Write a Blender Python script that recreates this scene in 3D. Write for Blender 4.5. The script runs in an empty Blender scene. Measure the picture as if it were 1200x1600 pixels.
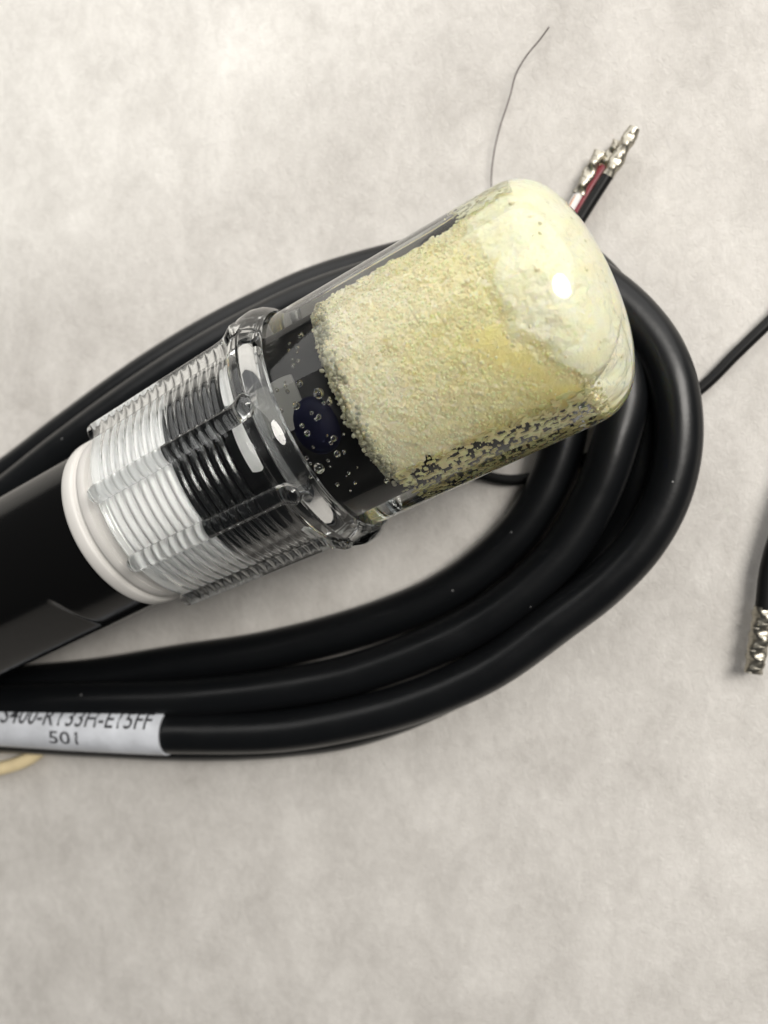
import bpy, math, random
import numpy as np
from mathutils import Matrix, Vector

random.seed(7)
rng = np.random.default_rng(11)
S = 0.001                                   # everything below is written in millimetres
scene = bpy.context.scene
col = scene.collection

# ------------------------------------------------------------------ camera
FOC = 26.0 / 36.0 * 1600.0
tilt = math.radians(12)
near = np.array([math.cos(math.radians(20)), math.sin(math.radians(20)), 0.0])
fwd = -near * math.sin(tilt) + np.array([0, 0, -math.cos(tilt)])
CAM = -fwd * 120.0
rgt = np.cross(fwd, [0, 1, 0]); rgt /= np.linalg.norm(rgt)
upv = np.cross(rgt, fwd)
cam_data = bpy.data.cameras.new('camera')
cam_data.sensor_fit = 'VERTICAL'; cam_data.sensor_height = 36.0; cam_data.sensor_width = 27.0
cam_data.lens = 26.0
cam_data.clip_start = 0.002; cam_data.clip_end = 20.0
cam_data.dof.use_dof = True
cam_data.dof.focus_distance = 0.086
cam_data.dof.aperture_fstop = 19.0
cam = bpy.data.objects.new('camera', cam_data); col.objects.link(cam)
m = Matrix.Identity(4)
for i, v in enumerate((rgt, upv, -fwd)):
    for j in range(3): m[j][i] = v[j]
for j in range(3): m[j][3] = CAM[j] * S
cam.matrix_world = m
scene.camera = cam

# ------------------------------------------------------------------ light
world = bpy.data.worlds.new('World'); scene.world = world
world.use_nodes = True
bg = world.node_tree.nodes['Background']
bg.inputs['Color'].default_value = (0.93, 0.96, 1.0, 1)
bg.inputs['Strength'].default_value = 0.05

def lamp(name, kind, loc, target, energy, color, **kw):
    d = bpy.data.lights.new(name, kind)
    d.energy = energy; d.color = color
    for k, v in kw.items(): setattr(d, k, v)
    o = bpy.data.objects.new(name, d); col.objects.link(o)
    o.location = Vector(loc) * S
    o.rotation_euler = (Vector(target) - Vector(loc)).to_track_quat('-Z', 'Y').to_euler()
    return o
lamp('window_light', 'AREA', (260, 150, 440), (20, 10, 0), 2.2, (1.0, 0.96, 0.90), shape='ELLIPSE', size=0.17, size_y=0.32)
lamp('ceiling_light', 'AREA', (80, 1000, 740), (0, 0, 0), 24.0, (1.0, 0.98, 0.95), shape='RECTANGLE', size=2.8, size_y=1.5)
lamp('shadow_edge_spot', 'SPOT', (-150, 290, 560), (-150, 290, 0), 5.2, (0.98, 1.0, 0.97), spot_size=math.radians(50.8), spot_blend=0.02, shadow_soft_size=0.012)  # added spot: brightens the upper left, its cone rim imitates a shadow edge

scene.view_settings.view_transform = 'Standard'
scene.view_settings.look = 'None'
scene.view_settings.exposure = 0.20
scene.view_settings.gamma = 1.0
scene.view_settings.use_curve_mapping = False
cy = scene.cycles
cy.max_bounces = 28; cy.transmission_bounces = 24; cy.diffuse_bounces = 10; cy.glossy_bounces = 6
cy.transparent_max_bounces = 16; cy.caustics_reflective = True; cy.caustics_refractive = True
cy.sample_clamp_indirect = 25.0; cy.blur_glossy = 0.3
cy.use_denoising = True

# ------------------------------------------------------------------ pixel <-> place (1200 x 1600 photograph)
def ray(px, py): return fwd + rgt * (px - 600) / FOC - upv * (py - 800) / FOC
def at(px, py, h):
    d = ray(px, py); return CAM + d * ((h - CAM[2]) / d[2])
def proj(p):
    q = p - CAM; z = q @ fwd
    return np.stack([600 + FOC * (q @ rgt) / z, 800 - FOC * (q @ upv) / z], -1)
ORG = CAM + ray(500, 664) * 95.0            # probe axis at the front of the collar
AX = CAM + ray(860, 478) * 85.0 - ORG; AX /= np.linalg.norm(AX)
XL = -(fwd - (fwd @ AX) * AX); XL /= np.linalg.norm(XL)
YL = np.cross(AX, XL)
PROBE = Matrix.Identity(4)
for i, v in enumerate((XL, YL, AX)):
    for j in range(3): PROBE[j][i] = v[j]
for j in range(3): PROBE[j][3] = ORG[j] * S
def loc2w(p): return ORG + p[..., 0:1] * XL + p[..., 1:2] * YL + p[..., 2:3] * AX
def cyl(px, py, R):
    d = ray(px, py); d = d / np.linalg.norm(d); o = CAM - ORG
    dx, dy, ox, oy = d @ XL, d @ YL, o @ XL, o @ YL
    A = dx * dx + dy * dy; B = ox * dx + oy * dy; Q = ox * ox + oy * oy - R * R
    k = (-B - math.sqrt(max(0, B * B - A * Q))) / A
    p = o + d * k
    return float(p @ AX), math.atan2(float(p @ YL), float(p @ XL))

# ------------------------------------------------------------------ materials
def new_mat(name):
    mt = bpy.data.materials.new(name); mt.use_nodes = True
    nt = mt.node_tree; nt.nodes.clear()
    out = nt.nodes.new('ShaderNodeOutputMaterial')
    return mt, nt, out
def node(nt, t, **kw):
    n = nt.nodes.new(t)
    for k, v in kw.items():
        if k in n.inputs: n.inputs[k].default_value = v
        else: setattr(n, k, v)
    return n
def principled(name, color, rough=0.5, metal=0.0, bump=None, var=None, **kw):
    mt, nt, out = new_mat(name)
    b = node(nt, 'ShaderNodeBsdfPrincipled')
    b.inputs['Base Color'].default_value = (*color, 1)
    b.inputs['Roughness'].default_value = rough; b.inputs['Metallic'].default_value = metal
    for k, v in kw.items(): b.inputs[k.replace('_', ' ')].default_value = v
    nt.links.new(b.outputs[0], out.inputs[0])
    tc = node(nt, 'ShaderNodeTexCoord')
    if var:                                  # (scale, amount) gentle colour unevenness
        n = node(nt, 'ShaderNodeTexNoise', Scale=var[0], Detail=5.0)
        nt.links.new(tc.outputs['Object'], n.inputs['Vector'])
        r = node(nt, 'ShaderNodeValToRGB')
        a = var[1]
        r.color_ramp.elements[0].position = 0.3; r.color_ramp.elements[1].position = 0.7
        r.color_ramp.elements[0].color = (*[c * (1 - a) for c in color], 1)
        r.color_ramp.elements[1].color = (*[min(1, c * (1 + a)) for c in color], 1)
        nt.links.new(n.outputs[0], r.inputs[0]); nt.links.new(r.outputs[0], b.inputs['Base Color'])
        rr = node(nt, 'ShaderNodeMapRange'); rr.inputs['To Min'].default_value = rough * 0.75; rr.inputs['To Max'].default_value = min(1, rough * 1.25)
        nt.links.new(n.outputs[0], rr.inputs['Value']); nt.links.new(rr.outputs[0], b.inputs['Roughness'])
    if bump:                                 # (scale, strength, distance)
        n = node(nt, 'ShaderNodeTexNoise', Scale=bump[0], Detail=4.0)
        nt.links.new(tc.outputs['Object'], n.inputs['Vector'])
        bp = node(nt, 'ShaderNodeBump', Strength=bump[1], Distance=bump[2])
        nt.links.new(n.outputs[0], bp.inputs['Height']); nt.links.new(bp.outputs[0], b.inputs['Normal'])
    return mt
def glass(name, color, ior, rough=0.0):
    mt, nt, out = new_mat(name)
    g = node(nt, 'ShaderNodeBsdfGlass', IOR=ior, Roughness=rough); g.inputs['Color'].default_value = (*color, 1)
    nt.links.new(g.outputs[0], out.inputs[0])
    return mt

M = {}
M['vial'] = glass('clear vial plastic', (0.985, 0.99, 0.985), 1.42)
M['collar'] = glass('clear collar plastic', (0.975, 0.98, 0.98), 1.49)
M['bubble'] = glass('air in liquid', (1, 1, 1), 1 / 1.42)
M['black_plastic'] = principled('black plastic', (0.005, 0.005, 0.005), 0.40, Specular_IOR_Level=0.18, bump=(900, 0.15, 0.00005))
M['thread_black'] = principled('black thread plastic', (0.006, 0.006, 0.006), 0.22, Specular_IOR_Level=0.7)
M['patch_white'] = principled('white porous patch', (0.86, 0.86, 0.84), 0.6, var=(900, 0.05))
M['body_plastic'] = principled('black body plastic', (0.004, 0.004, 0.004), 0.16, Specular_IOR_Level=0.15, bump=(500, 0.1, 0.0001))
M['white_plastic'] = principled('white plastic', (0.56, 0.545, 0.52), 0.45, var=(120, 0.04))
M['tape'] = principled('white thread tape', (0.90, 0.90, 0.89), 0.55, var=(260, 0.06))
M['navy'] = principled('navy glass', (0.002, 0.0025, 0.016), 0.55, Specular_IOR_Level=0.15)
M['grey'] = principled('grey plastic', (0.16, 0.16, 0.15), 0.5)
M['sleeve'] = principled('white label sleeve', (0.56, 0.58, 0.62), 0.35, var=(300, 0.12))
M['ink'] = principled('printed ink', (0.03, 0.03, 0.035), 0.6)
M['wire_black'] = principled('black insulation', (0.006, 0.006, 0.006), 0.4, Specular_IOR_Level=0.22)
M['wire_red'] = principled('dark red insulation', (0.17, 0.006, 0.016), 0.4)
M['wire_white'] = principled('white insulation', (0.72, 0.70, 0.68), 0.45)
M['copper'] = principled('copper', (0.50, 0.30, 0.20), 0.5, 0.6)
M['tin'] = principled('tinned metal', (0.40, 0.375, 0.315), 0.36, 1.0, bump=(1800, 0.4, 0.0001))
M['hair'] = principled('dark hair', (0.05, 0.03, 0.03), 0.4)
M['rubber'] = principled('cream rubber', (0.80, 0.66, 0.40), 0.45, var=(200, 0.1))

# cable jacket: matt black PVC with a little dust
mt, nt, out = new_mat('black cable jacket')
b = node(nt, 'ShaderNodeBsdfPrincipled', Roughness=0.38); b.inputs['Specular IOR Level'].default_value = 0.30
tc = node(nt, 'ShaderNodeTexCoord')
n1 = node(nt, 'ShaderNodeTexNoise', Scale=160.0, Detail=6.0); nt.links.new(tc.outputs['Object'], n1.inputs['Vector'])
r1 = node(nt, 'ShaderNodeMapRange'); r1.inputs['To Min'].default_value = 0.22; r1.inputs['To Max'].default_value = 0.42
nt.links.new(n1.outputs[0], r1.inputs['Value']); nt.links.new(r1.outputs[0], b.inputs['Roughness'])
vo = node(nt, 'ShaderNodeTexVoronoi', Scale=330.0); nt.links.new(tc.outputs['Object'], vo.inputs['Vector'])
lt = node(nt, 'ShaderNodeMath', operation='LESS_THAN'); lt.inputs[1].default_value = 0.036
nt.links.new(vo.outputs['Distance'], lt.inputs[0])
sep = node(nt, 'ShaderNodeSeparateColor'); nt.links.new(vo.outputs['Color'], sep.inputs[0])
gt = node(nt, 'ShaderNodeMath', operation='GREATER_THAN'); gt.inputs[1].default_value = 0.74
nt.links.new(sep.outputs[0], gt.inputs[0])
mul = node(nt, 'ShaderNodeMath', operation='MULTIPLY'); nt.links.new(lt.outputs[0], mul.inputs[0]); nt.links.new(gt.outputs[0], mul.inputs[1])
mix = node(nt, 'ShaderNodeMix', data_type='RGBA')
mix.inputs[6].default_value = (0.0042, 0.0047, 0.0054, 1); mix.inputs[7].default_value = (0.30, 0.30, 0.30, 1)
nt.links.new(mul.outputs[0], mix.inputs[0]); nt.links.new(mix.outputs[2], b.inputs['Base Color'])
n2 = node(nt, 'ShaderNodeTexNoise', Scale=1500.0, Detail=3.0); nt.links.new(tc.outputs['Object'], n2.inputs['Vector'])
n3 = node(nt, 'ShaderNodeTexNoise', Scale=90.0, Detail=2.0); nt.links.new(tc.outputs['Object'], n3.inputs['Vector'])
b1 = node(nt, 'ShaderNodeBump', Strength=0.12, Distance=0.0001); nt.links.new(n2.outputs[0], b1.inputs['Height'])
b2 = node(nt, 'ShaderNodeBump', Strength=0.25, Distance=0.0008); nt.links.new(n3.outputs[0], b2.inputs['Height'])
nt.links.new(b1.outputs[0], b2.inputs['Normal']); nt.links.new(b2.outputs[0], b.inputs['Normal'])
nt.links.new(b.outputs[0], out.inputs[0]); M['cable'] = mt

# mottled fibrous paper
mt, nt, out = new_mat('mottled lab paper')
b = node(nt, 'ShaderNodeBsdfPrincipled', Roughness=0.75)
tc = node(nt, 'ShaderNodeTexCoord')
mp = node(nt, 'ShaderNodeMapping'); mp.inputs['Rotation'].default_value = (0, 0, 0.5); mp.inputs['Scale'].default_value = (1, 0.72, 1)
nt.links.new(tc.outputs['Object'], mp.inputs['Vector'])
na = node(nt, 'ShaderNodeTexNoise', Scale=95.0, Detail=6.0, Roughness=0.62, Distortion=0.4)
nb = node(nt, 'ShaderNodeTexNoise', Scale=560.0, Detail=9.0, Roughness=0.68, Distortion=0.9)
nc = node(nt, 'ShaderNodeTexNoise', Scale=22.0, Detail=3.0)
for n in (na, nb, nc): nt.links.new(mp.outputs[0], n.inputs['Vector'])
ad = node(nt, 'ShaderNodeMath', operation='MULTIPLY_ADD'); ad.inputs[1].default_value = 0.80
nt.links.new(nb.outputs[0], ad.inputs[0]); nt.links.new(na.outputs[0], ad.inputs[2])
ad2 = node(nt, 'ShaderNodeMath', operation='MULTIPLY_ADD'); ad2.inputs[1].default_value = 0.35
nt.links.new(nc.outputs[0], ad2.inputs[0]); nt.links.new(ad.outputs[0], ad2.inputs[2])
rp = node(nt, 'ShaderNodeValToRGB')
rp.color_ramp.elements[0].position = 0.70; rp.color_ramp.elements[0].color = (0.45, 0.428, 0.400, 1)
rp.color_ramp.elements[1].position = 1.20; rp.color_ramp.elements[1].color = (0.635, 0.612, 0.578, 1)
dv = node(nt, 'ShaderNodeMath', operation='MULTIPLY'); dv.inputs[1].default_value = 1.0
rp.color_ramp.elements[0].position = 0.35; rp.color_ramp.elements[1].position = 0.62
dv.inputs[1].default_value = 0.452
nt.links.new(ad2.outputs[0], dv.inputs[0]); nt.links.new(dv.outputs[0], rp.inputs[0])
nt.links.new(rp.outputs[0], b.inputs['Base Color'])
nf = node(nt, 'ShaderNodeTexNoise', Scale=1300.0, Detail=4.0, Roughness=0.7, Distortion=1.5); nt.links.new(mp.outputs[0], nf.inputs['Vector'])
bp = node(nt, 'ShaderNodeBump', Strength=0.55, Distance=0.0003); nt.links.new(nf.outputs[0], bp.inputs['Height'])
bq = node(nt, 'ShaderNodeBump', Strength=0.12, Distance=0.001); nt.links.new(na.outputs[0], bq.inputs['Height'])
nt.links.new(bp.outputs[0], bq.inputs['Normal']); nt.links.new(bq.outputs[0], b.inputs['Normal'])
nt.links.new(b.outputs[0], out.inputs[0]); M['paper'] = mt

# salt: colour comes from the lump itself (attribute), a bit of light passes through
def salt_mat(name, rough, trans, bump, sss=0.7):
    mt, nt, out = new_mat(name)
    a = node(nt, 'ShaderNodeAttribute', attribute_name='tint')
    b = node(nt, 'ShaderNodeBsdfPrincipled', Roughness=rough)
    b.inputs['Subsurface Weight'].default_value = sss; b.inputs['Subsurface Scale'].default_value = 0.0009; b.inputs['Subsurface Radius'].default_value = (1.0, 0.85, 0.5)
    t = node(nt, 'ShaderNodeBsdfTranslucent')
    nt.links.new(a.outputs['Color'], b.inputs['Base Color']); nt.links.new(a.outputs['Color'], t.inputs['Color'])
    mx = node(nt, 'ShaderNodeMixShader'); mx.inputs[0].default_value = trans
    nt.links.new(b.outputs[0], mx.inputs[1]); nt.links.new(t.outputs[0], mx.inputs[2])
    nt.links.new(mx.outputs[0], out.inputs[0])
    tc = node(nt, 'ShaderNodeTexCoord')
    n = node(nt, 'ShaderNodeTexNoise', Scale=bump[0], Detail=4.0); nt.links.new(tc.outputs['Object'], n.inputs['Vector'])
    bp = node(nt, 'ShaderNodeBump', Strength=bump[1], Distance=bump[2]); nt.links.new(n.outputs[0], bp.inputs['Height'])
    nt.links.new(bp.outputs[0], b.inputs['Normal'])
    return mt
M['salt'] = salt_mat('salt mass', 0.22, 0.05, (3200, 0.6, 0.0002), 1.0)
M['grain'] = salt_mat('salt grain', 0.07, 0.25, (2500, 0.2, 0.0001), 0.0)

# ------------------------------------------------------------------ mesh helpers (local millimetres)
def mesh_obj(name, verts, faces, mat, parent=None, matrix=None, smooth=True, angle=None):
    me = bpy.data.meshes.new(name)
    v = np.asarray(verts, dtype=float) * S
    me.from_pydata(v.tolist(), [], faces if isinstance(faces, list) else faces.tolist())
    me.materials.append(mat)
    if smooth: me.shade_smooth()
    if angle is not None: me.set_sharp_from_angle(angle=math.radians(angle))
    me.update()
    o = bpy.data.objects.new(name, me); col.objects.link(o)
    if parent is not None: o.parent = parent
    elif matrix is not None: o.matrix_world = matrix
    return o
def empty(name, matrix=None):
    o = bpy.data.objects.new(name, None); o.empty_display_size = 0.01; col.objects.link(o)
    if matrix is not None: o.matrix_world = matrix
    return o
def tag(o, label=None, cat=None, group=None, kind=None):
    if label: o['label'] = label
    if cat: o['category'] = cat
    if group: o['group'] = group
    if kind: o['kind'] = kind
    return o
def lathe(prof, segs=128, closed=False):
    """prof: list of (s, r); revolved about local Z. closed joins last to first (a ring section)."""
    ph = np.linspace(0, 2 * np.pi, segs, endpoint=False)
    V, F, rows = [], [], []
    for s, r in prof:
        if r < 1e-6:
            rows.append([len(V)]); V.append((0, 0, s))
        else:
            rows.append(list(range(len(V), len(V) + segs)))
            V += [(r * math.cos(p), r * math.sin(p), s) for p in ph]
    pairs = list(zip(rows[:-1], rows[1:])) + ([(rows[-1], rows[0])] if closed else [])
    for a, b_ in pairs:
        for k in range(segs):
            k2 = (k + 1) % segs
            if len(a) == 1: F.append((a[0], b_[k], b_[k2]))
            elif len(b_) == 1: F.append((a[k], b_[0], a[k2]))
            else: F.append((a[k], b_[k], b_[k2], a[k2]))
    return V, F
def fix_normals(o):
    import bmesh
    bm = bmesh.new(); bm.from_mesh(o.data); bmesh.ops.recalc_face_normals(bm, faces=bm.faces[:]); bm.to_mesh(o.data); bm.free()
    return o
def catmull(P, step):
    P = np.asarray(P, float)
    Q = np.vstack([2 * P[0] - P[1], P, 2 * P[-1] - P[-2]])
    outp = []
    for i in range(1, len(Q) - 2):
        p0, p1, p2, p3 = Q[i - 1:i + 3]
        d = [max(1e-6, np.linalg.norm(q - p)) ** 0.5 for p, q in ((p0, p1), (p1, p2), (p2, p3))]
        t0 = 0; t1 = d[0]; t2 = t1 + d[1]; t3 = t2 + d[2]
        for t in np.linspace(t1, t2, 24, endpoint=False):
            a1 = (t1 - t) / (t1 - t0) * p0 + (t - t0) / (t1 - t0) * p1
            a2 = (t2 - t) / (t2 - t1) * p1 + (t - t1) / (t2 - t1) * p2
            a3 = (t3 - t) / (t3 - t2) * p2 + (t - t2) / (t3 - t2) * p3
            b1_ = (t2 - t) / (t2 - t0) * a1 + (t - t0) / (t2 - t0) * a2
            b2_ = (t3 - t) / (t3 - t1) * a2 + (t - t1) / (t3 - t1) * a3
            outp.append((t2 - t) / (t2 - t1) * b1_ + (t - t1) / (t2 - t1) * b2_)
    outp.append(Q[-2]); outp = np.array(outp)
    L = np.r_[0, np.cumsum(np.linalg.norm(np.diff(outp, axis=0), axis=1))]
    n = max(3, int(L[-1] / step)); g = np.linspace(0, L[-1], n)
    return np.stack([np.interp(g, L, outp[:, k]) for k in range(3)], -1)
def frames(C):
    T = np.gradient(C, axis=0); T /= np.linalg.norm(T, axis=1)[:, None]
    N = np.cross(T, np.array([0, 0, 1.0])); N /= np.linalg.norm(N, axis=1)[:, None] + 1e-9
    B = np.cross(N, T)                       # N sideways (right of travel), B upwards
    return T, N, B
def tube(C, rad, segs=18, caps=True, bump=None):
    T, N, B = frames(C)
    R = np.full(len(C), rad) if np.isscalar(rad) else np.asarray(rad)
    a = np.linspace(0, 2 * np.pi, segs, endpoint=False)
    rr = R[:, None] * np.ones((1, segs))
    if bump is not None: rr = rr * bump
    V = C[:, None, :] + rr[..., None] * (np.cos(a)[None, :, None] * N[:, None, :] + np.sin(a)[None, :, None] * B[:, None, :])
    n = len(C); F = []
    for i in range(n - 1):
        for k in range(segs):
            k2 = (k + 1) % segs
            F.append((i * segs + k, i * segs + k2, (i + 1) * segs + k2, (i + 1) * segs + k))
    V = V.reshape(-1, 3)
    if caps:
        F.append(tuple(range(segs))[::-1]); F.append(tuple(range((n - 1) * segs, n * segs)))
    return V, F
def hash3(i, j, k, seed):
    h = (i * 374761393 + j * 668265263 + k * 2147483647 + seed * 1274126177) & 0xffffffff
    h = ((h ^ (h >> 13)) * 1274126177) & 0xffffffff
    return ((h ^ (h >> 16)) & 0xffff) / 65535.0
def vnoise(P, scale, seed=0):
    Q = P * scale; I = np.floor(Q).astype(np.int64); f = Q - I; f = f * f * (3 - 2 * f)
    r = 0
    for dx in (0, 1):
        for dy in (0, 1):
            for dz in (0, 1):
                w = (f[..., 0] if dx else 1 - f[..., 0]) * (f[..., 1] if dy else 1 - f[..., 1]) * (f[..., 2] if dz else 1 - f[..., 2])
                r = r + w * hash3(I[..., 0] + dx, I[..., 1] + dy, I[..., 2] + dz, seed)
    return r
def fbm(P, scale, seed=0, oct=3):
    r = 0; a = 1; t = 0
    for o_ in range(oct):
        r = r + a * vnoise(P, scale * 2 ** o_, seed + o_); t += a; a *= 0.5
    return r / t
def sdf_poly(p, poly):
    """signed distance in pixels, positive inside"""
    poly = np.asarray(poly, float); d = np.full(len(p), 1e9); ins = np.zeros(len(p), bool)
    for i in range(len(poly)):
        a, b_ = poly[i], poly[(i + 1) % len(poly)]
        e = b_ - a; w = p - a
        t = np.clip((w @ e) / (e @ e), 0, 1)
        d = np.minimum(d, np.hypot(*(w - t[:, None] * e).T))
        c = ((a[1] > p[:, 1]) != (b_[1] > p[:, 1]))
        xx = a[0] + (p[:, 1] - a[1]) * e[0] / (e[1] if abs(e[1]) > 1e-9 else 1e-9)
        ins ^= c & (p[:, 0] < xx)
    return np.where(ins, d, -d)
def sstep(a, b_, x):
    t = np.clip((x - a) / (b_ - a), 0, 1); return t * t * (3 - 2 * t)

# ------------------------------------------------------------------ the paper on the table
pv = [(-420, -420, 0), (420, -420, 0), (420, 420, 0), (-420, 420, 0)]
tag(mesh_obj('table_paper', pv, [(0, 1, 2, 3)], M['paper'], smooth=False), kind='structure')

# ------------------------------------------------------------------ cable coil
CR = 3.25
T3 = [(-560, 1010, 3.3), (-250, 930, 3.3), (-100, 850, 3.3), (0, 800, 3.3), (200, 672, 3.3), (400, 565, 3.3), (640, 470, 3.3), (800, 440, 3.6), (900, 475, 5)]
Bs = [(958, 540, 7), (976, 610, 7.5), (960, 690, 8), (925, 785, 8), (868, 873, 8), (752, 968, 8), (568, 1049, 8), (450, 1075, 8), (300, 1091, 8), (150, 1096, 8), (0, 1098, 8), (-200, 1090, 8), (-500, 1085, 7), (-640, 1060, 6)]
T2 = [(-640, 1000, 7), (-400, 960, 8.5), (-200, 895, 9.5), (-100, 842, 9.8), (0, 783, 9.8), (100, 706, 9.8), (200, 634, 9.8), (300, 570, 9.8), (400, 515, 9.8), (500, 468, 9.8), (640, 424, 9.5), (760, 398, 8.5), (870, 408, 7.8)]
As = [(948, 455, 7.8), (995, 497, 8.0), (1030, 545, 8.4), (1052, 605, 9), (1058, 690, 9.4), (1040, 775, 9.6), (1000, 850, 9.6), (940, 915, 9.6), (872, 968, 9.6), (766, 1044, 9.6), (660, 1093, 9.6), (575, 1119, 9.6), (450, 1141, 9.6), (300, 1144, 9.4), (150, 1139, 9.2), (0, 1131, 9.0), (-200, 1122, 9), (-500, 1135, 7), (-760, 1080, 6)]
T1 = [(-760, 980, 4), (-450, 945, 3.4), (-200, 870, 3.3), (0, 752, 3.3), (100, 678, 3.3), (200, 607, 3.3), (300, 545, 3.3), (400, 492, 3.3), (500, 447, 3.3), (640, 408, 3.3), (760, 388, 3.3), (880, 400, 3.3)]
Es = [(960, 470, 3.3), (1000, 560, 3.3), (1012, 650, 3.3), (1000, 750, 3.3), (968, 834, 3.3), (892, 924, 3.3), (784, 1026, 3.3), (676, 1090, 3.3), (560, 1134, 3.3), (450, 1151, 3.3), (300, 1157, 3.3), (150, 1153, 3.3), (0, 1146, 3.3), (-300, 1140, 3.3), (-700, 1150, 3.3)]
Cs = [(760, 540, 3.3), (840, 560, 3.3), (884, 630, 3.3), (872, 720, 3.3), (830, 808, 3.3), (765, 878, 3.3), (690, 930, 3.3), (580, 974, 3.3), (420, 1014, 3.3), (280, 1036, 3.3), (157, 1056, 3.3), (0, 1072, 3.3), (-250, 1110, 3.3), (-480, 1110, 3.3), (-620, 1070, 3.3)]
pix = Cs + T3 + Bs + T2 + As + T1 + Es
path = catmull([at(*p) for p in pix], 0.9)
k_ = np.arange(len(path))
path[:, 1] += 0.12 * np.sin(k_ * 0.043) + 0.08 * np.sin(k_ * 0.11 + 1); path[:, 0] += 0.1 * np.sin(k_ * 0.061 + 2)
path[:, 2] = np.maximum(path[:, 2] + 0.15 * np.sin(k_ * 0.05), CR + 0.02)
V, F = tube(path, CR, 22)
cable = empty('coiled_cable', Matrix.Translation(Vector(at(600, 1100, 0)) * S))
def world_child(name, V, F, mat, parent, **kw):
    off = np.array(parent.matrix_world.translation) / S
    return mesh_obj(name, np.asarray(V) - off, F, mat, parent, **kw)
bpy.context.view_layer.update()
tag(cable, 'thick black cable wound in several loose oval turns under the probe', 'cable')
world_child('cable_jacket', V, F, M['cable'], cable, angle=60)
# the strand that carries the printed sleeve
seg = catmull([at(*p) for p in As[8:]], 0.4)
pp = proj(seg)
i1 = int(np.argmin(np.abs(pp[:, 0] - 266))); i0 = int(np.argmin(np.abs(pp[:, 0] + 12)))
lo, hi = min(i0, i1), max(i0, i1)
sl = seg[lo:hi]
if proj(sl[:1])[0, 0] > proj(sl[-1:])[0, 0]: sl = sl[::-1].copy()
Vo, Fo = tube(sl, CR + 0.42, 40, caps=False)
Vi, Fi = tube(sl, CR + 0.05, 40, caps=False)
n_o = len(Vo); nn = len(sl)
Fs = Fo + [tuple(n_o + q for q in f_[::-1]) for f_ in Fi]
for e in (0, (nn - 1) * 40):
    for k in range(40):
        k2 = (k + 1) % 40
        Fs.append((e + k, e + k2, n_o + e + k2, n_o + e + k) if e else (e + k2, e + k, n_o + e + k, n_o + e + k2))
sleeve = world_child('label_sleeve', np.vstack([Vo, Vi]), Fs, M['sleeve'], cable, angle=40)
sleeve['label'] = 'white printed sleeve shrunk onto the black cable'
def text_mesh(txt):
    cu = bpy.data.curves.new('txt', 'FONT'); cu.body = txt; cu.resolution_u = 3; cu.offset = 0.008
    o = bpy.data.objects.new('txt', cu); col.objects.link(o)
    bpy.context.view_layer.update()
    me = bpy.data.meshes.new_from_object(o.evaluated_get(bpy.context.evaluated_depsgraph_get()))
    bpy.data.objects.remove(o); bpy.data.curves.remove(cu)
    import bmesh
    bm = bmesh.new(); bm.from_mesh(me); bmesh.ops.triangulate(bm, faces=bm.faces[:])
    bmesh.ops.subdivide_edges(bm, edges=bm.edges[:], cuts=3)
    v = np.array([x.co[:2] for x in bm.verts]); f_ = [tuple(x.index for x in q.verts) for q in bm.faces]
    bm.free(); bpy.data.meshes.remove(me)
    return v, f_
Ls = np.r_[0, np.cumsum(np.linalg.norm(np.diff(sl, axis=0), axis=1))]
Tn, Nn, Bn = frames(sl)
def print_on(name, txt, x0px, x1px, ang0, cap):
    v, f_ = text_mesh(txt)
    v = v - v.min(0); v = v / v.max(0)
    ps = proj(sl)[:, 0]
    a0, a1 = np.interp([x0px, x1px], ps, Ls)
    g = a0 + v[:, 0] * (a1 - a0)
    R = CR + 0.47
    ang = ang0 + v[:, 1] * cap / R           # 0 = top of the strand, positive towards picture top
    def it(A): return np.stack([np.interp(g, Ls, A[:, k]) for k in range(3)], -1)
    P = it(sl) + R * (np.cos(ang)[:, None] * it(Bn) - np.sin(ang)[:, None] * it(Nn))
    off = np.array(cable.matrix_world.translation) / S
    return mesh_obj(name, P - off, f_, M['ink'], sleeve, smooth=False)
print_on('print', 'S400-RT33H-E15FF', 22, 252, math.radians(24), 3.0)
print_on('print', '501', 98, 142, math.radians(-22), 2.2)

# ------------------------------------------------------------------ probe
def part(name, V, F, mat, parent, **kw):
    return mesh_obj(name, V, F, mat, parent, **kw)
probe = empty('ph_probe', PROBE)
tag(probe, 'black cylindrical sensor probe with white collar, screwed into the clear vial', 'probe')
# body with a wrench flat
ss = np.r_[np.linspace(-95, -31.6, 120)]
ph = np.linspace(0, 2 * np.pi, 160, endpoint=False)
V = []
for s in ss:
    r = np.full(160, 12.0)
    flat = sstep(-40.4, -41.8, s)
    for c in (math.radians(52), math.radians(52 + 180)):
        dd = np.cos(ph - c)
        lim = np.where(dd > 0.3, 10.9 / np.maximum(dd, 0.3), 99)
        lim = -np.log(np.exp(-np.minimum(lim, 20) * 4) + np.exp(-12.0 * 4)) / 4
        r = r + (np.minimum(lim, 12.0) - r) * flat * (dd > 0.3)
    V += [(r[k] * math.cos(ph[k]), r[k] * math.sin(ph[k]), s) for k in range(160)]
F = [(i * 160 + k, i * 160 + (k + 1) % 160, (i + 1) * 160 + (k + 1) % 160, (i + 1) * 160 + k) for i in range(len(ss) - 1) for k in range(160)]
F += [tuple(range(160))[::-1], tuple(range((len(ss) - 1) * 160, len(ss) * 160))]
part('body', V, F, M['body_plastic'], probe, angle=70)
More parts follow.
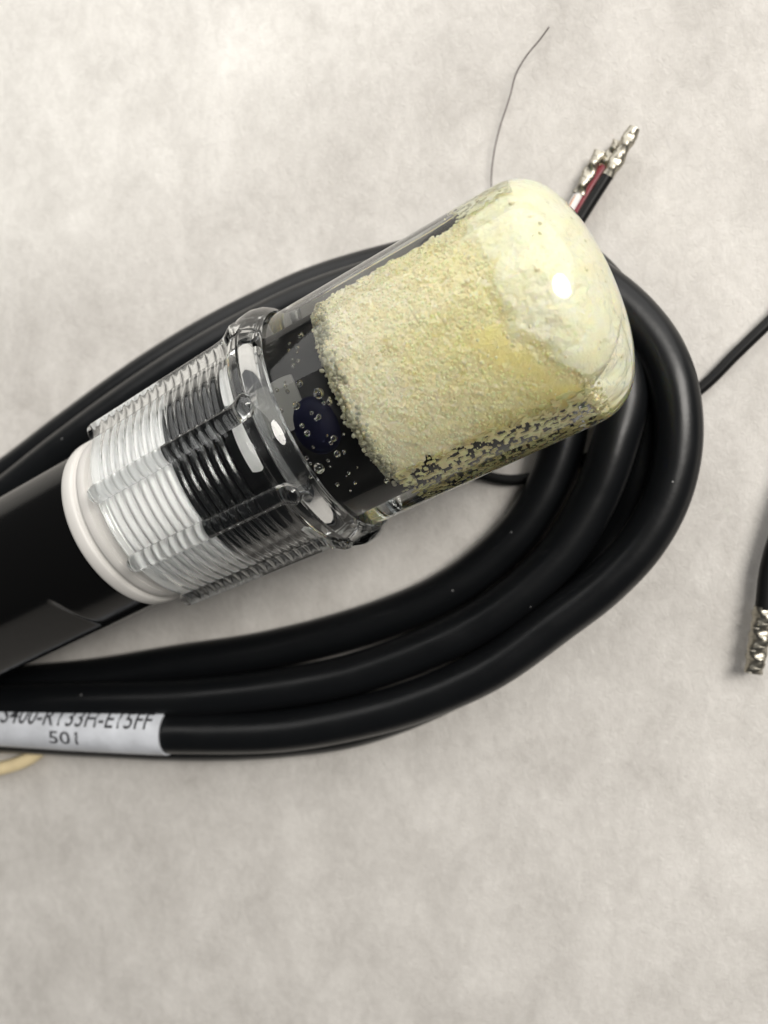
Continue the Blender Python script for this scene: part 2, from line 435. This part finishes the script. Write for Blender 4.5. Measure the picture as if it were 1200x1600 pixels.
V, F = lathe([(-32.0, 0), (-32.0, 12.2), (-31.85, 12.45), (-31.5, 12.55), (-30.4, 12.55), (-30.1, 12.4), (-30.0, 12.05), (-29.75, 11.95), (-29.5, 12.05), (-29.4, 12.3), (-29.1, 12.4), (-28.4, 12.4), (-28.1, 12.3), (-27.9, 11.7), (-27.0, 11.5), (-26.8, 11.3), (-26.8, 0)], 128)
part('collar_ring', V, F, M['white_plastic'], probe, angle=50)
V, F = lathe([(-27, 0), (-26.9, 11.25), (-14.4, 11.25), (-14.4, 0)], 96); part('taped_thread', V, F, M['tape'], probe, angle=50)
V, F = lathe([(-14.45, 0), (-14.45, 11.2), (-6.6, 11.2), (-6.4, 11.9), (-1.9, 11.9), (-1.7, 11.6), (-1.7, 8.6), (7.6, 8.6), (8.4, 8.0), (8.4, 0)], 128)
part('nose', V, F, M['black_plastic'], probe, angle=50)
V, F = lathe([(8.2, 0), (8.2, 7.2), (26.0, 7.2), (27.6, 6.4), (28.2, 0)], 96)
o = part('dark_backing_core', np.array(V) + np.array([0, 1.9, 0]), F, M['black_plastic'], probe, angle=50)  # added black core, set off-centre to darken the gaps behind the crystal film
pitch = 1.32
ridge_w = ridge_b = None
for k in range(15):
    s = -25.9 + k * pitch
    white = s < -14.8
    src = ridge_w if white else ridge_b
    if src is None:
        V, F = lathe([(-0.60, 11.0), (-0.52, 11.6), (-0.22, 12.05), (0.12, 12.05), (0.40, 11.6), (0.48, 11.0)], 96, closed=True)
        src = part('thread_ridge', V, F, M['tape'] if white else M['thread_black'], probe, angle=70)
        if white: ridge_w = src
        else: ridge_b = src
        o = src
    else:
        o = src.copy(); col.objects.link(o); o.parent = probe
    o.location = (0, 0, s * S)
def curved_plate(s0, s1, p0, p1, r0, r1, rnd=0.5, n=14):
    """rounded plate lying on a cylinder"""
    us = np.linspace(-1, 1, n); V, F = [], []
    for r in (r0, r1):
        for u in us:
            for w in us:
                # squircle mapping rounds the corners
                a = u * math.sqrt(1 - 0.18 * w * w); b_ = w * math.sqrt(1 - 0.18 * u * u)
                s = (s0 + s1) / 2 + a * (s1 - s0) / 2 * (0.94 if r == r1 else 1); p = math.radians((p0 + p1) / 2 + b_ * (p1 - p0) / 2 * (0.97 if r == r1 else 1))
                V.append((r * math.cos(p), r * math.sin(p), s))
    q = n * n
    for i in range(n - 1):
        for k in range(n - 1):
            a = i * n + k
            F.append((q + a, q + a + n, q + a + n + 1, q + a + 1)); F.append((a, a + 1, a + n + 1, a + n))
    rim = [k for k in range(n)] + [i * n + n - 1 for i in range(1, n)] + [(n - 1) * n + k for k in range(n - 2, -1, -1)] + [i * n for i in range(n - 2, 0, -1)]
    for a, b_ in zip(rim, rim[1:] + rim[:1]): F.append((a, b_, q + b_, q + a))
    return V, F
for p0, p1 in ((-13, 16), (-50, -22), (60, 88)):
    V, F = curved_plate(-5.4, -2.3, p0, p1, 11.7, 12.15)
    fix_normals(part('junction_patch', V, F, M['patch_white'], probe, angle=40))
V, F = curved_plate(-1.5, 3.2, -34, 4, 8.4, 8.75); fix_normals(part('grey_plate', V, F, M['grey'], probe, angle=40))
def dome_on(s, p, R, rad, hgt, n=10, seg=32):
    V = []; F = []
    p = math.radians(p); ex = np.array([math.cos(p), math.sin(p), 0]); ey = np.array([-math.sin(p), math.cos(p), 0]); ez = np.array([0, 0, 1.0])
    for i in range(n + 1):
        a = i / n * math.pi / 2
        for k in range(seg):
            t = k / seg * 2 * math.pi
            V.append(ex * (R + hgt * math.sin(a)) + rad * math.cos(a) * (math.cos(t) * ey + math.sin(t) * ez) + ez * s)
    for i in range(n):
        for k in range(seg):
            k2 = (k + 1) % seg
            F.append((i * seg + k, i * seg + k2, (i + 1) * seg + k2, (i + 1) * seg + k))
    return V, F
V, F = dome_on(3.3, 8, 8.0, 3.0, 1.3); part('sensor_bulb', V, F, M['navy'], probe)

# ------------------------------------------------------------------ clear vial and its threaded collar
RV = 14.6
S_END = 39.0; S_CYL = 30.5
def vial_r(s, R=RV, s_end=S_END, s_cyl=S_CYL):
    t = np.clip((s - s_cyl) / (s_end - s_cyl), 0, 1)
    return R * (1 - t ** 2.8) ** (1 / 2.2)
vial = empty('storage_vial', PROBE)
tag(vial, 'clear plastic storage vial with ribbed threaded collar holding yellow crystals', 'vial')
prof = [(-0.8, 0), (-0.8, 13.9), (-0.5, 14.5), (-0.1, RV)] + [(s, RV) for s in np.linspace(1, S_CYL, 24)]
th = np.linspace(0, 1, 46)[1:]
prof += [(S_CYL + (S_END - S_CYL) * math.sin(a * math.pi / 2), float(vial_r(S_CYL + (S_END - S_CYL) * math.sin(a * math.pi / 2)))) for a in th[:-1]] + [(S_END, 0)]
V, F = lathe(prof, 192)
fix_normals(part('vial_wall', V, F, M['vial'], vial, angle=50))
def col_r(s): return 14.0 + (s + 25.5) / 23.5 * 0.8
prof = [(-25.3, 12.75), (-25.6, 13.1), (-25.5, 13.7)] + [(s, col_r(s)) for s in np.linspace(-25.1, -4.2, 20)]
prof += [(-3.4, 14.85), (-2.8, 15.2), (-2.2, 15.9), (-1.4, 16.35), (-0.2, 16.4), (0.8, 16.1), (1.6, 15.5), (2.0, 14.98), (1.7, 14.74), (1.2, 14.70), (-0.9, 14.70), (-1.3, 14.4), (-1.4, 13.2), (-1.6, 12.6)]
gs = np.arange(-2.4, -25.0, -pitch / 4)
prof += [(s, 12.55 + (0.15 if k % 4 == 0 else 0.07 if k % 2 else 0.0)) for k, s in enumerate(gs)]
V, F = lathe(prof, 160, closed=True)
fix_normals(part('threaded_collar', V, F, M['collar'], vial, angle=55))
rib_me = None
for k in range(9):
    a = math.radians(-12 + 40 * k)
    if rib_me is None:
        cs, V, F, seg = np.linspace(-26.0, -0.2, 44), [], [], 19
        for s in cs:
            e = min((s + 26.1) / 1.2, (0.0 - s) / 1.1, 1.0); e = math.sqrt(max(0.0, 1 - (1 - e) ** 2))
            swell = 1 + 0.22 * math.exp(-((s + 1.4) / 1.1) ** 2)
            lift = 1.0 * math.exp(-((s + 0.6) / 1.8) ** 2)
            w_ = 1.2 * e * swell; c = max(col_r(s), 13.9) - 0.08 + lift * 0.8
            for q in range(seg):
                t = -math.pi / 2 + q / (seg - 1) * math.pi
                y = w_ * math.sin(t)
                V.append((math.sqrt(c * c - y * y) + 1.3 * e * swell * math.cos(t) ** 0.85, y, s))
        F = [(i * seg + q, i * seg + q + 1, (i + 1) * seg + q + 1, (i + 1) * seg + q) for i in range(len(cs) - 1) for q in range(seg - 1)]
        o = part('grip_rib', V, F, M['collar'], vial); rib_me = o
        if o.data.polygons[100].normal.x < 0: o.data.flip_normals()
    else:
        o = rib_me.copy(); col.objects.link(o); o.parent = vial
    o.rotation_euler = (0, 0, a)

# long pocket of air trapped along the wall above the liquid
V, F = [], []
na_, nb_ = 60, 26
for i in range(na_):
    s_ = 2.5 + 27.5 * i / (na_ - 1)
    e = math.sqrt(max(0.0, 1 - (2 * i / (na_ - 1) - 1) ** 8))
    for k in range(nb_):
        t = k / nb_ * 2 * math.pi
        p_ = math.radians(-86 + 30 * e * math.cos(t)); r_ = 13.55 + 0.72 * e * math.sin(t)
        V.append((r_ * math.cos(p_), r_ * math.sin(p_), s_))
F = [(i * nb_ + k, i * nb_ + (k + 1) % nb_, (i + 1) * nb_ + (k + 1) % nb_, (i + 1) * nb_ + k) for i in range(na_ - 1) for k in range(nb_)]
F += [tuple(range(nb_))[::-1], tuple(range((na_ - 1) * nb_, na_ * nb_))]
fix_normals(part('air_gap', V, F, M['bubble'], vial))

# ------------------------------------------------------------------ crystals inside the vial
salt = empty('crystal_deposit', PROBE)
tag(salt, 'pale yellow wet crystals with white crust packed inside the clear vial', 'crystals')
RI, SI = 13.7, 36.9
prof_s = np.r_[np.linspace(7.6, S_CYL, 200), S_CYL + (SI - S_CYL) * np.sin(np.linspace(0, 1, 200)[1:] * np.pi / 2)]
prof_r = np.where(prof_s <= S_CYL, RI, vial_r(prof_s, RI, SI))
L = np.r_[0, np.cumsum(np.hypot(np.diff(prof_s), np.diff(prof_r)))]
NU, NP = 420, 820
g = np.linspace(0, L[-1] - 0.05, NU)
us, ur = np.interp(g, L, prof_s), np.interp(g, L, prof_r)
ds, dr = np.gradient(us, g), np.gradient(ur, g)
nl = np.hypot(ds, dr); nr, ns_ = ds / nl, -dr / nl     # outward normal of the profile (radial, axial)
PH = np.linspace(-np.pi, np.pi, NP, endpoint=False)
Sg, Pg = np.meshgrid(us, PH, indexing='ij'); Rg = ur[:, None] * np.ones_like(Pg)
P0 = np.stack([Rg * np.cos(Pg), Rg * np.sin(Pg), Sg], -1).reshape(-1, 3)
N0 = np.stack([nr[:, None] * np.cos(Pg), nr[:, None] * np.sin(Pg), ns_[:, None] * np.ones_like(Pg)], -1).reshape(-1, 3)
W0 = loc2w(P0); pxy = proj(W0)
crust_poly = [(728, 372), (742, 330), (775, 290), (830, 265), (910, 300), (970, 400), (1012, 520), (1012, 600), (990, 606), (966, 592), (948, 606), (925, 600), (905, 585), (880, 566), (856, 556), (832, 540), (806, 528), (796, 490), (778, 450), (764, 410)]
pocket_poly = [(735, 520), (772, 508), (800, 532), (836, 548), (862, 574), (886, 592), (925, 612), (962, 600), (985, 605), (962, 636), (930, 650), (890, 648), (862, 622), (836, 596), (800, 584), (766, 566)]
wob = (fbm(P0, 0.45, 3, 4) - 0.5)
crust = sstep(-10, 12, sdf_poly(pxy, crust_poly) + wob * 46)
pocket = sstep(-16, 22, sdf_poly(pxy, pocket_poly) + wob * 40) * (1 - crust)
Pd = np.degrees(Pg).reshape(-1); Sd = Sg.reshape(-1)
jag = (fbm(P0, 0.9, 9, 3) - 0.5)
top_lim = -54 + jag * 7 - 22 * sstep(27.5, 30, Sd)
bot_lim = 52 + 8 * sstep(16, 29, Sd) + jag * 14 + 25 * sstep(30, 34, Sd)
inside = sstep(-2.5, 2.5, Pd - top_lim) * sstep(-2.5, 2.5, bot_lim - Pd)
inside = np.maximum(inside, sstep(31, 33, Sd))
lump = fbm(P0, 0.55, 21, 4); fine = fbm(P0, 1.9, 33, 3)
depth = (1 - inside) * 7.2 + inside * ((1 - crust) * (1 - pocket) * (0.42 + 0.8 * (lump - 0.45) + 0.2 * (fine - 0.5)) + pocket * 0.35 + crust * (0.08 + 0.8 * (lump - 0.45) + 0.3 * (fine - 0.5)))
bead = vnoise(P0, 3.1, 77) * 0.5 + vnoise(P0, 4.6, 78) * 0.5
depth += inside * (1 - crust) * (1 - pocket) * 0.36 * (0.5 - bead)
depth += 3.0 * sstep(42, 66, Pd) * sstep(30, 33, Sd)
depth = np.maximum(depth, 0.05)
depth += 1.6 * sstep(8.9, 7.6, Sd)
MV = P0 - N0 * depth[:, None]
cream = np.array([0.955, 0.88, 0.66]); yellow = np.array([0.975, 0.87, 0.50]); amber = np.array([0.95, 0.83, 0.42]); white = np.array([0.965, 0.92, 0.70])
yk = np.clip(sstep(10, 27, Sd) * 0.75 + (fbm(P0, 0.3, 41, 3) - 0.5) * 0.9, 0, 1)[:, None]
C0 = cream * (1 - yk) + yellow * yk
C0 = C0 * (1 - pocket[:, None]) + amber * pocket[:, None]
wv = (white + (fbm(P0, 0.6, 51, 3) - 0.5)[:, None] * np.array([0.02, 0.05, 0.16]))
C0 = np.clip(C0 * (1 - crust[:, None]) + wv * crust[:, None], 0.02, 0.96)
idx = np.arange(NU * NP).reshape(NU, NP); nx = np.roll(idx, -1, 1)
F = np.stack([idx[:-1], nx[:-1], nx[1:], idx[1:]], -1).reshape(-1, 4).tolist()
cap0 = len(MV); MV2 = np.vstack([MV, [[0, 0, 9.0]], [[0, 0, SI - 0.3]]])
F += [(cap0, nx[0, k], idx[0, k]) for k in range(NP)] + [(cap0 + 1, idx[-1, k], nx[-1, k]) for k in range(NP)]
def set_tint(o, C):
    at_ = o.data.color_attributes.new('tint', 'FLOAT_COLOR', 'POINT')
    at_.data.foreach_set('color', np.c_[C, np.ones(len(C))].astype(np.float32).ravel())
mass = part('crystal_mass', MV2, F, M['salt'], salt); set_tint(mass, np.vstack([C0, C0[:1], C0[-1:]]))
# grains on the mass
def ico():
    import bmesh
    bm = bmesh.new(); bmesh.ops.create_icosphere(bm, subdivisions=2, radius=1.0)
    v = np.array([x.co[:] for x in bm.verts]); f_ = np.array([[q.index for q in x.verts] for x in bm.faces]); bm.free()
    return v, f_
IV, IF = ico()
def grains(name, P, R, C, mat, parent):
    n = len(P)
    q = rng.normal(size=(n, 4)); q /= np.linalg.norm(q, axis=1)[:, None]
    w, x, y, z = q.T
    Rm = np.stack([np.stack([1 - 2 * (y * y + z * z), 2 * (x * y - z * w), 2 * (x * z + y * w)], -1), np.stack([2 * (x * y + z * w), 1 - 2 * (x * x + z * z), 2 * (y * z - x * w)], -1), np.stack([2 * (x * z - y * w), 2 * (y * z + x * w), 1 - 2 * (x * x + y * y)], -1)], 1)
    sc = rng.uniform(0.7, 1.25, size=(n, 1, 3))
    loc = np.einsum('nij,nvj->nvi', Rm, IV[None] * sc) * R[:, None, None]
    VV = (P[:, None, :] + loc).reshape(-1, 3)
    FF = (IF[None] + (np.arange(n) * len(IV))[:, None, None]).reshape(-1, 3).tolist()
    o = part(name, VV, FF, mat, parent)
    set_tint(o, np.repeat(C, len(IV), axis=0)); o['kind'] = 'stuff'
    return o
facing = ((CAM - W0) * (N0 @ np.stack([XL, YL, AX]))).sum(1) > -4
wgt = inside * (1 - pocket) * (1 - crust) * facing * (ur[:, None] * np.ones_like(Pg)).reshape(-1)
sel = rng.choice(len(MV), size=4200, p=wgt / wgt.sum())
gp = MV[sel] + N0[sel] * rng.uniform(-0.12, 0.05, (len(sel), 1)) + rng.normal(0, 0.06, (len(sel), 3))
gr = rng.uniform(0.07, 0.21, len(sel))
rad = np.hypot(gp[:, 0], gp[:, 1]); keep = (rad + gr < 14.4) & (gp[:, 2] < 37.5)
gp, gr, sel = gp[keep], gr[keep], sel[keep]
gc = np.clip(C0[sel] * rng.uniform(0.98, 1.2, (len(sel), 1)), 0.02, 0.97)
grains('crystal_grain', gp, gr, gc, M['grain'], salt)
# white flakes where the crust breaks up
wf = np.exp(-((crust - 0.5) / 0.33) ** 2) * inside * facing 
sel = rng.choice(len(MV), size=450, p=wf / wf.sum())
fr = rng.uniform(0.10, 0.30, len(sel))
fp = MV[sel] + N0[sel] * rng.uniform(-0.25, 0.0, (len(sel), 1)) + rng.normal(0, 0.2, (len(sel), 3))
kp = (np.hypot(fp[:, 0], fp[:, 1]) + fr * 1.2 < vial_r(np.clip(fp[:, 2] + 0.4, 0, 38.9)) - 0.1)
grains('white_flake', fp[kp], fr[kp], np.tile(white, (kp.sum(), 1)), M['grain'], salt)
# looser grains along the edge that faces the collar
n = 900
gph = np.radians(rng.uniform(-50, 62, n)); gs_ = 8.6 + 0.9 * np.abs(np.degrees(gph) - 8) ** 2 / 2500 + rng.normal(0, 0.5, n); grr = rng.uniform(11.5, 13.7, n)
gp = np.stack([grr * np.cos(gph), grr * np.sin(gph), gs_], -1)
M['clear_grain'] = salt_mat('clear grain', 0.12, 0.55, (2500, 0.2, 0.0001), 0.0)
grains('edge_grain', gp, rng.uniform(0.12, 0.30, n), np.tile(np.array([[0.66, 0.65, 0.52]]), (n, 1)) * rng.uniform(0.8, 1.2, (n, 1)), M['clear_grain'], salt)
# broken film of crystals on the wall, with holes
def film(name, s0, s1, p0, p1, holes, seed, color):
    ns, npp = int((s1 - s0) / 0.09), int(math.radians(p1 - p0) * 14 / 0.09)
    sg, pg = np.meshgrid(np.linspace(s0, s1, ns), np.radians(np.linspace(p0, p1, npp)), indexing='ij')
    P = np.stack([14.05 * np.cos(pg), 14.05 * np.sin(pg), sg], -1).reshape(-1, 3)
    P2 = P * np.array([1, 1, 0.7])
    v = fbm(P2, 3.3, seed, 2)
    keepv = v > holes(sg.reshape(-1), np.degrees(pg).reshape(-1))
    thick = 0.18 + 0.45 * np.clip(v - 0.4, 0, 1)
    radial = np.stack([np.cos(pg), np.sin(pg), 0 * pg], -1).reshape(-1, 3)
    top = P + radial * (thick * 0.35)[:, None]; bot = P - radial * thick[:, None]
    ii = np.arange(ns * npp).reshape(ns, npp)
    q = np.stack([ii[:-1, :-1], ii[1:, :-1], ii[1:, 1:], ii[:-1, 1:]], -1).reshape(-1, 4)
    q = q[keepv[q].all(1)]
    nV = len(P)
    edges = {}
    for f_ in q:
        for a, b_ in zip(f_, np.roll(f_, -1)): edges[(a, b_)] = 1
    side = [(a, b_, nV + b_, nV + a) for (a, b_) in edges if (b_, a) not in edges]
    o = part(name, np.vstack([top, bot]), q.tolist() + (q[:, ::-1] + nV).tolist() + side, M['grain'], salt)
    o['kind'] = 'stuff'
    cc = np.clip(np.array(color)[None] * (0.85 + 0.5 * fbm(P, 1.5, seed + 5, 2))[:, None], 0, 0.9)
    set_tint(o, np.vstack([cc, cc]))
    return o
film('crystal_film', 8.6, 33.5, 46, 92, lambda s, p: 0.46 + 0.07 * sstep(42, 80, p - 12 * sstep(16, 29, s)) + 0.4 * sstep(9.5, 8.6, s) + 0.5 * sstep(88, 92, p) + 0.5 * sstep(33, 33.5, s), 61, (0.86, 0.78, 0.45))
film('crystal_film', 25.5, 33, -78, -50, lambda s, p: 0.40 + 0.3 * sstep(27.5, 25.5, s), 71, (0.92, 0.88, 0.62))

# ------------------------------------------------------------------ air bubbles in the liquid
BV, BF = ico()
bme = bpy.data.meshes.new('air_bubble'); bme.from_pydata((BV * 1.0).tolist(), [], BF.tolist())
import bmesh
bm = bmesh.new(); bmesh.ops.create_icosphere(bm, subdivisions=3, radius=1.0); bm.to_mesh(bme); bm.free()
bme.shade_smooth(); bme.materials.append(M['bubble'])
spots = [(494, 614, 7.5), (460, 633, 5.5), (465, 598, 5), (496, 652, 4), (512, 628, 4.5), (504, 630, 2.5), (470, 666, 3.5), (478, 678, 4.5), (520, 687, 4.5), (516, 694, 3), (526, 712, 5), (497, 736, 8), (467, 521, 4.5), (462, 541, 3), (449, 545, 2.5), (450, 535, 2), (463, 562, 3), (455, 569, 3.5), (430, 608, 3), (443, 596, 2), (446, 610, 2.5), (475, 734, 3.5), (512, 722, 2.5), (605, 755, 5), (527, 760, 3), (510, 682, 1.8), (454, 560, 2), (488, 700, 2), (545, 742, 2.5), (536, 680, 2)]
br = random.Random(5)
spots += [(br.uniform(432, 600), br.uniform(530, 770), br.uniform(1.4, 3.2)) for _ in range(60)]
spots = spots[:30] + [q for q in spots[30:] if 0.0 < (q[0] - 500) * 0.88 - (q[1] - 664) * 0.47 + 62 < 88 and abs((q[0] - 500) * 0.47 + (q[1] - 664) * 0.88) < 120][:16]
for x, y, rp_ in spots:
    s, p = cyl(x, y, RV)
    r = rp_ / FOC * 95
    rad_ = RV - 0.35 - r
    o = bpy.data.objects.new('air_bubble', bme); col.objects.link(o)
    w = loc2w(np.array([[rad_ * math.cos(p), rad_ * math.sin(p), s]]))[0]
    o.location = Vector(w) * S
    o.scale = (r * S,) * 3
    if rp_ >= 7: lb = 'largest of the round air bubbles in the dark liquid beside the yellow crystals'
    elif math.hypot(x - 495, y - 668) < 36: lb = 'small air bubble in front of the navy sensor bulb'
    elif y < 575: lb = 'tiny air bubble in the dark liquid near the upper rim of the collar'
    elif y > 715: lb = 'tiny air bubble in the dark liquid below the navy sensor bulb'
    else: lb = 'small air bubble in front of or beside the grey plate'
    tag(o, lb, 'bubble', 'air bubbles in the vial')

# ------------------------------------------------------------------ lead wires
def wire(name, pts, rad, mat, label, crimp=None, crimp_r=1.0, strand=None, seed=0, parts=None):
    base = at(*pts[0][:2], 0)
    root = empty(name, Matrix.Translation(Vector(base) * S)); bpy.context.view_layer.update()
    tag(root, label, 'wire')
    V, F = tube(catmull([at(*p) for p in pts], 0.6), rad, 16)
    world_child('insulation', V, F, mat, root, angle=60)
    if crimp:
        C = catmull([at(*p) for p in crimp], 0.1)
        n = len(C); t = np.linspace(0, 1, n); a = np.linspace(0, 2 * np.pi, 28, endpoint=False)
        ph_ = np.random.default_rng(seed).uniform(0, 6, 4)
        nd = max(2, int(np.linalg.norm(C[-1] - C[0]) / 2.6))
        w = np.sin(t * nd * 2 * np.pi + ph_[0])
        lobes = 1 + 0.17 * w[:, None] * np.cos(2 * (a[None] - ph_[1])) - 0.20 * np.clip(np.sin(t * nd * 2 * np.pi + 1.2), 0, 1)[:, None] * np.clip(np.cos(a[None] - 1.4), 0, 1) ** 3
        lobes = lobes + 0.05 * np.sign(np.sin(t * nd * 4 * np.pi + 0.6))[:, None] * np.cos(3 * a[None] + ph_[2])
        R = crimp_r * (1 - 0.10 * sstep(0.75, 0.8, t))
        V, F = tube(C, R, 28, True, lobes)
        world_child('crimp_terminal', V, F, M['tin'], root, angle=28)
    if strand:
        V, F = tube(catmull([at(*p) for p in strand], 0.2), 0.22, 10)
        world_child('copper_strand', V, F, M['copper'], root, angle=50)
    return root
wire('lead_wire', [(800, 480, 2.5), (868, 405, 2.6), (905, 345, 2.8), (930, 305, 3.0), (951, 272, 3.2)], 0.86, M['wire_black'], 'short black wire end with crimped silver terminal beside the red wire', [(949, 276, 3.2), (968, 243, 3.3), (991, 201, 3.4)], 0.98, seed=3)
wire('lead_wire', [(770, 490, 1.6), (852, 405, 1.7), (893, 345, 1.9), (925, 290, 2.0), (944, 262, 2.0)], 0.80, M['wire_red'], 'dark red wire end between the white wire and the short black wire', [(943, 264, 2.0), (955, 242, 2.0), (966, 222, 2.0)], 0.85, seed=5)
wire('lead_wire', [(745, 480, 1.6), (840, 390, 1.8), (885, 338, 2.0), (906, 303, 2.1)], 0.80, M['wire_white'], 'white wire end with crimped silver terminal and bare copper strand', [(905, 304, 2.3), (922, 268, 2.4), (938, 238, 2.4)], 0.92, [(880, 342, 2.6), (896, 312, 2.6), (906, 298, 2.6)], seed=9)
wire('lead_wire', [(650, 700, 0.95), (750, 741, 0.95), (800, 750, 0.95), (860, 738, 0.95), (980, 685, 0.95), (1095, 607, 1.2), (1150, 553, 1.6), (1205, 500, 2), (1330, 380, 2.5), (1500, 300, 2)], 0.85, M['wire_black'], 'thin bare-looking black wire running out straight from under the coil')
wire('lead_wire', [(1330, 520, 3), (1260, 700, 3), (1218, 830, 3.0), (1201, 890, 3), (1194, 951, 3)], 1.25, M['wire_black'], 'thicker black wire hanging free with silver crimp at its lower end', [(1194, 948, 3), (1186, 1000, 3), (1177, 1051, 3)], 1.35, seed=14)

# hair lying across the paper
V, F = tube(catmull([at(*p) for p in [(782, 350, 1.0), (768, 294, 1.0), (771, 245, 1.3), (780, 203, 1.6), (797, 150, 2.0), (806, 116, 2.3), (822, 88, 3.0), (845, 60, 4), (858, 42, 5)]], 0.5), 0.105, 6)
base = at(782, 350, 0)
h = mesh_obj('hair', V - base, F, M['hair'], matrix=Matrix.Translation(Vector(base) * S))
tag(h, 'single fine dark hair bent on the paper beside the vial', 'hair')

# cream rubber band round the coil at the sleeve
ang = np.linspace(0, 2 * np.pi, 90, endpoint=False)
Cb = np.array([at(-62 + 128 * math.cos(a), 1160 + 46 * math.sin(a), 1.6 + 0.3 * math.sin(3 * a)) for a in ang])
T, N, B = frames(np.vstack([Cb[-1:], Cb, Cb[:1]])); N, B = N[1:-1], B[1:-1]
sect = [(-0.9, -1.5), (0.9, -1.5), (1.25, 0), (0.9, 1.5), (-0.9, 1.5), (-1.25, 0)]
V = np.array([Cb[i] + N[i] * u + B[i] * w for i in range(90) for u, w in sect])
F = [(i * 6 + k, i * 6 + (k + 1) % 6, ((i + 1) % 90) * 6 + (k + 1) % 6, ((i + 1) % 90) * 6 + k) for i in range(90) for k in range(6)]
base = at(-62, 1160, 0)
o = fix_normals(mesh_obj('rubber_band', V - base, F, M['rubber'], matrix=Matrix.Translation(Vector(base) * S)))
tag(o, 'cream rubber band loop on the paper below the printed sleeve', 'rubber band')
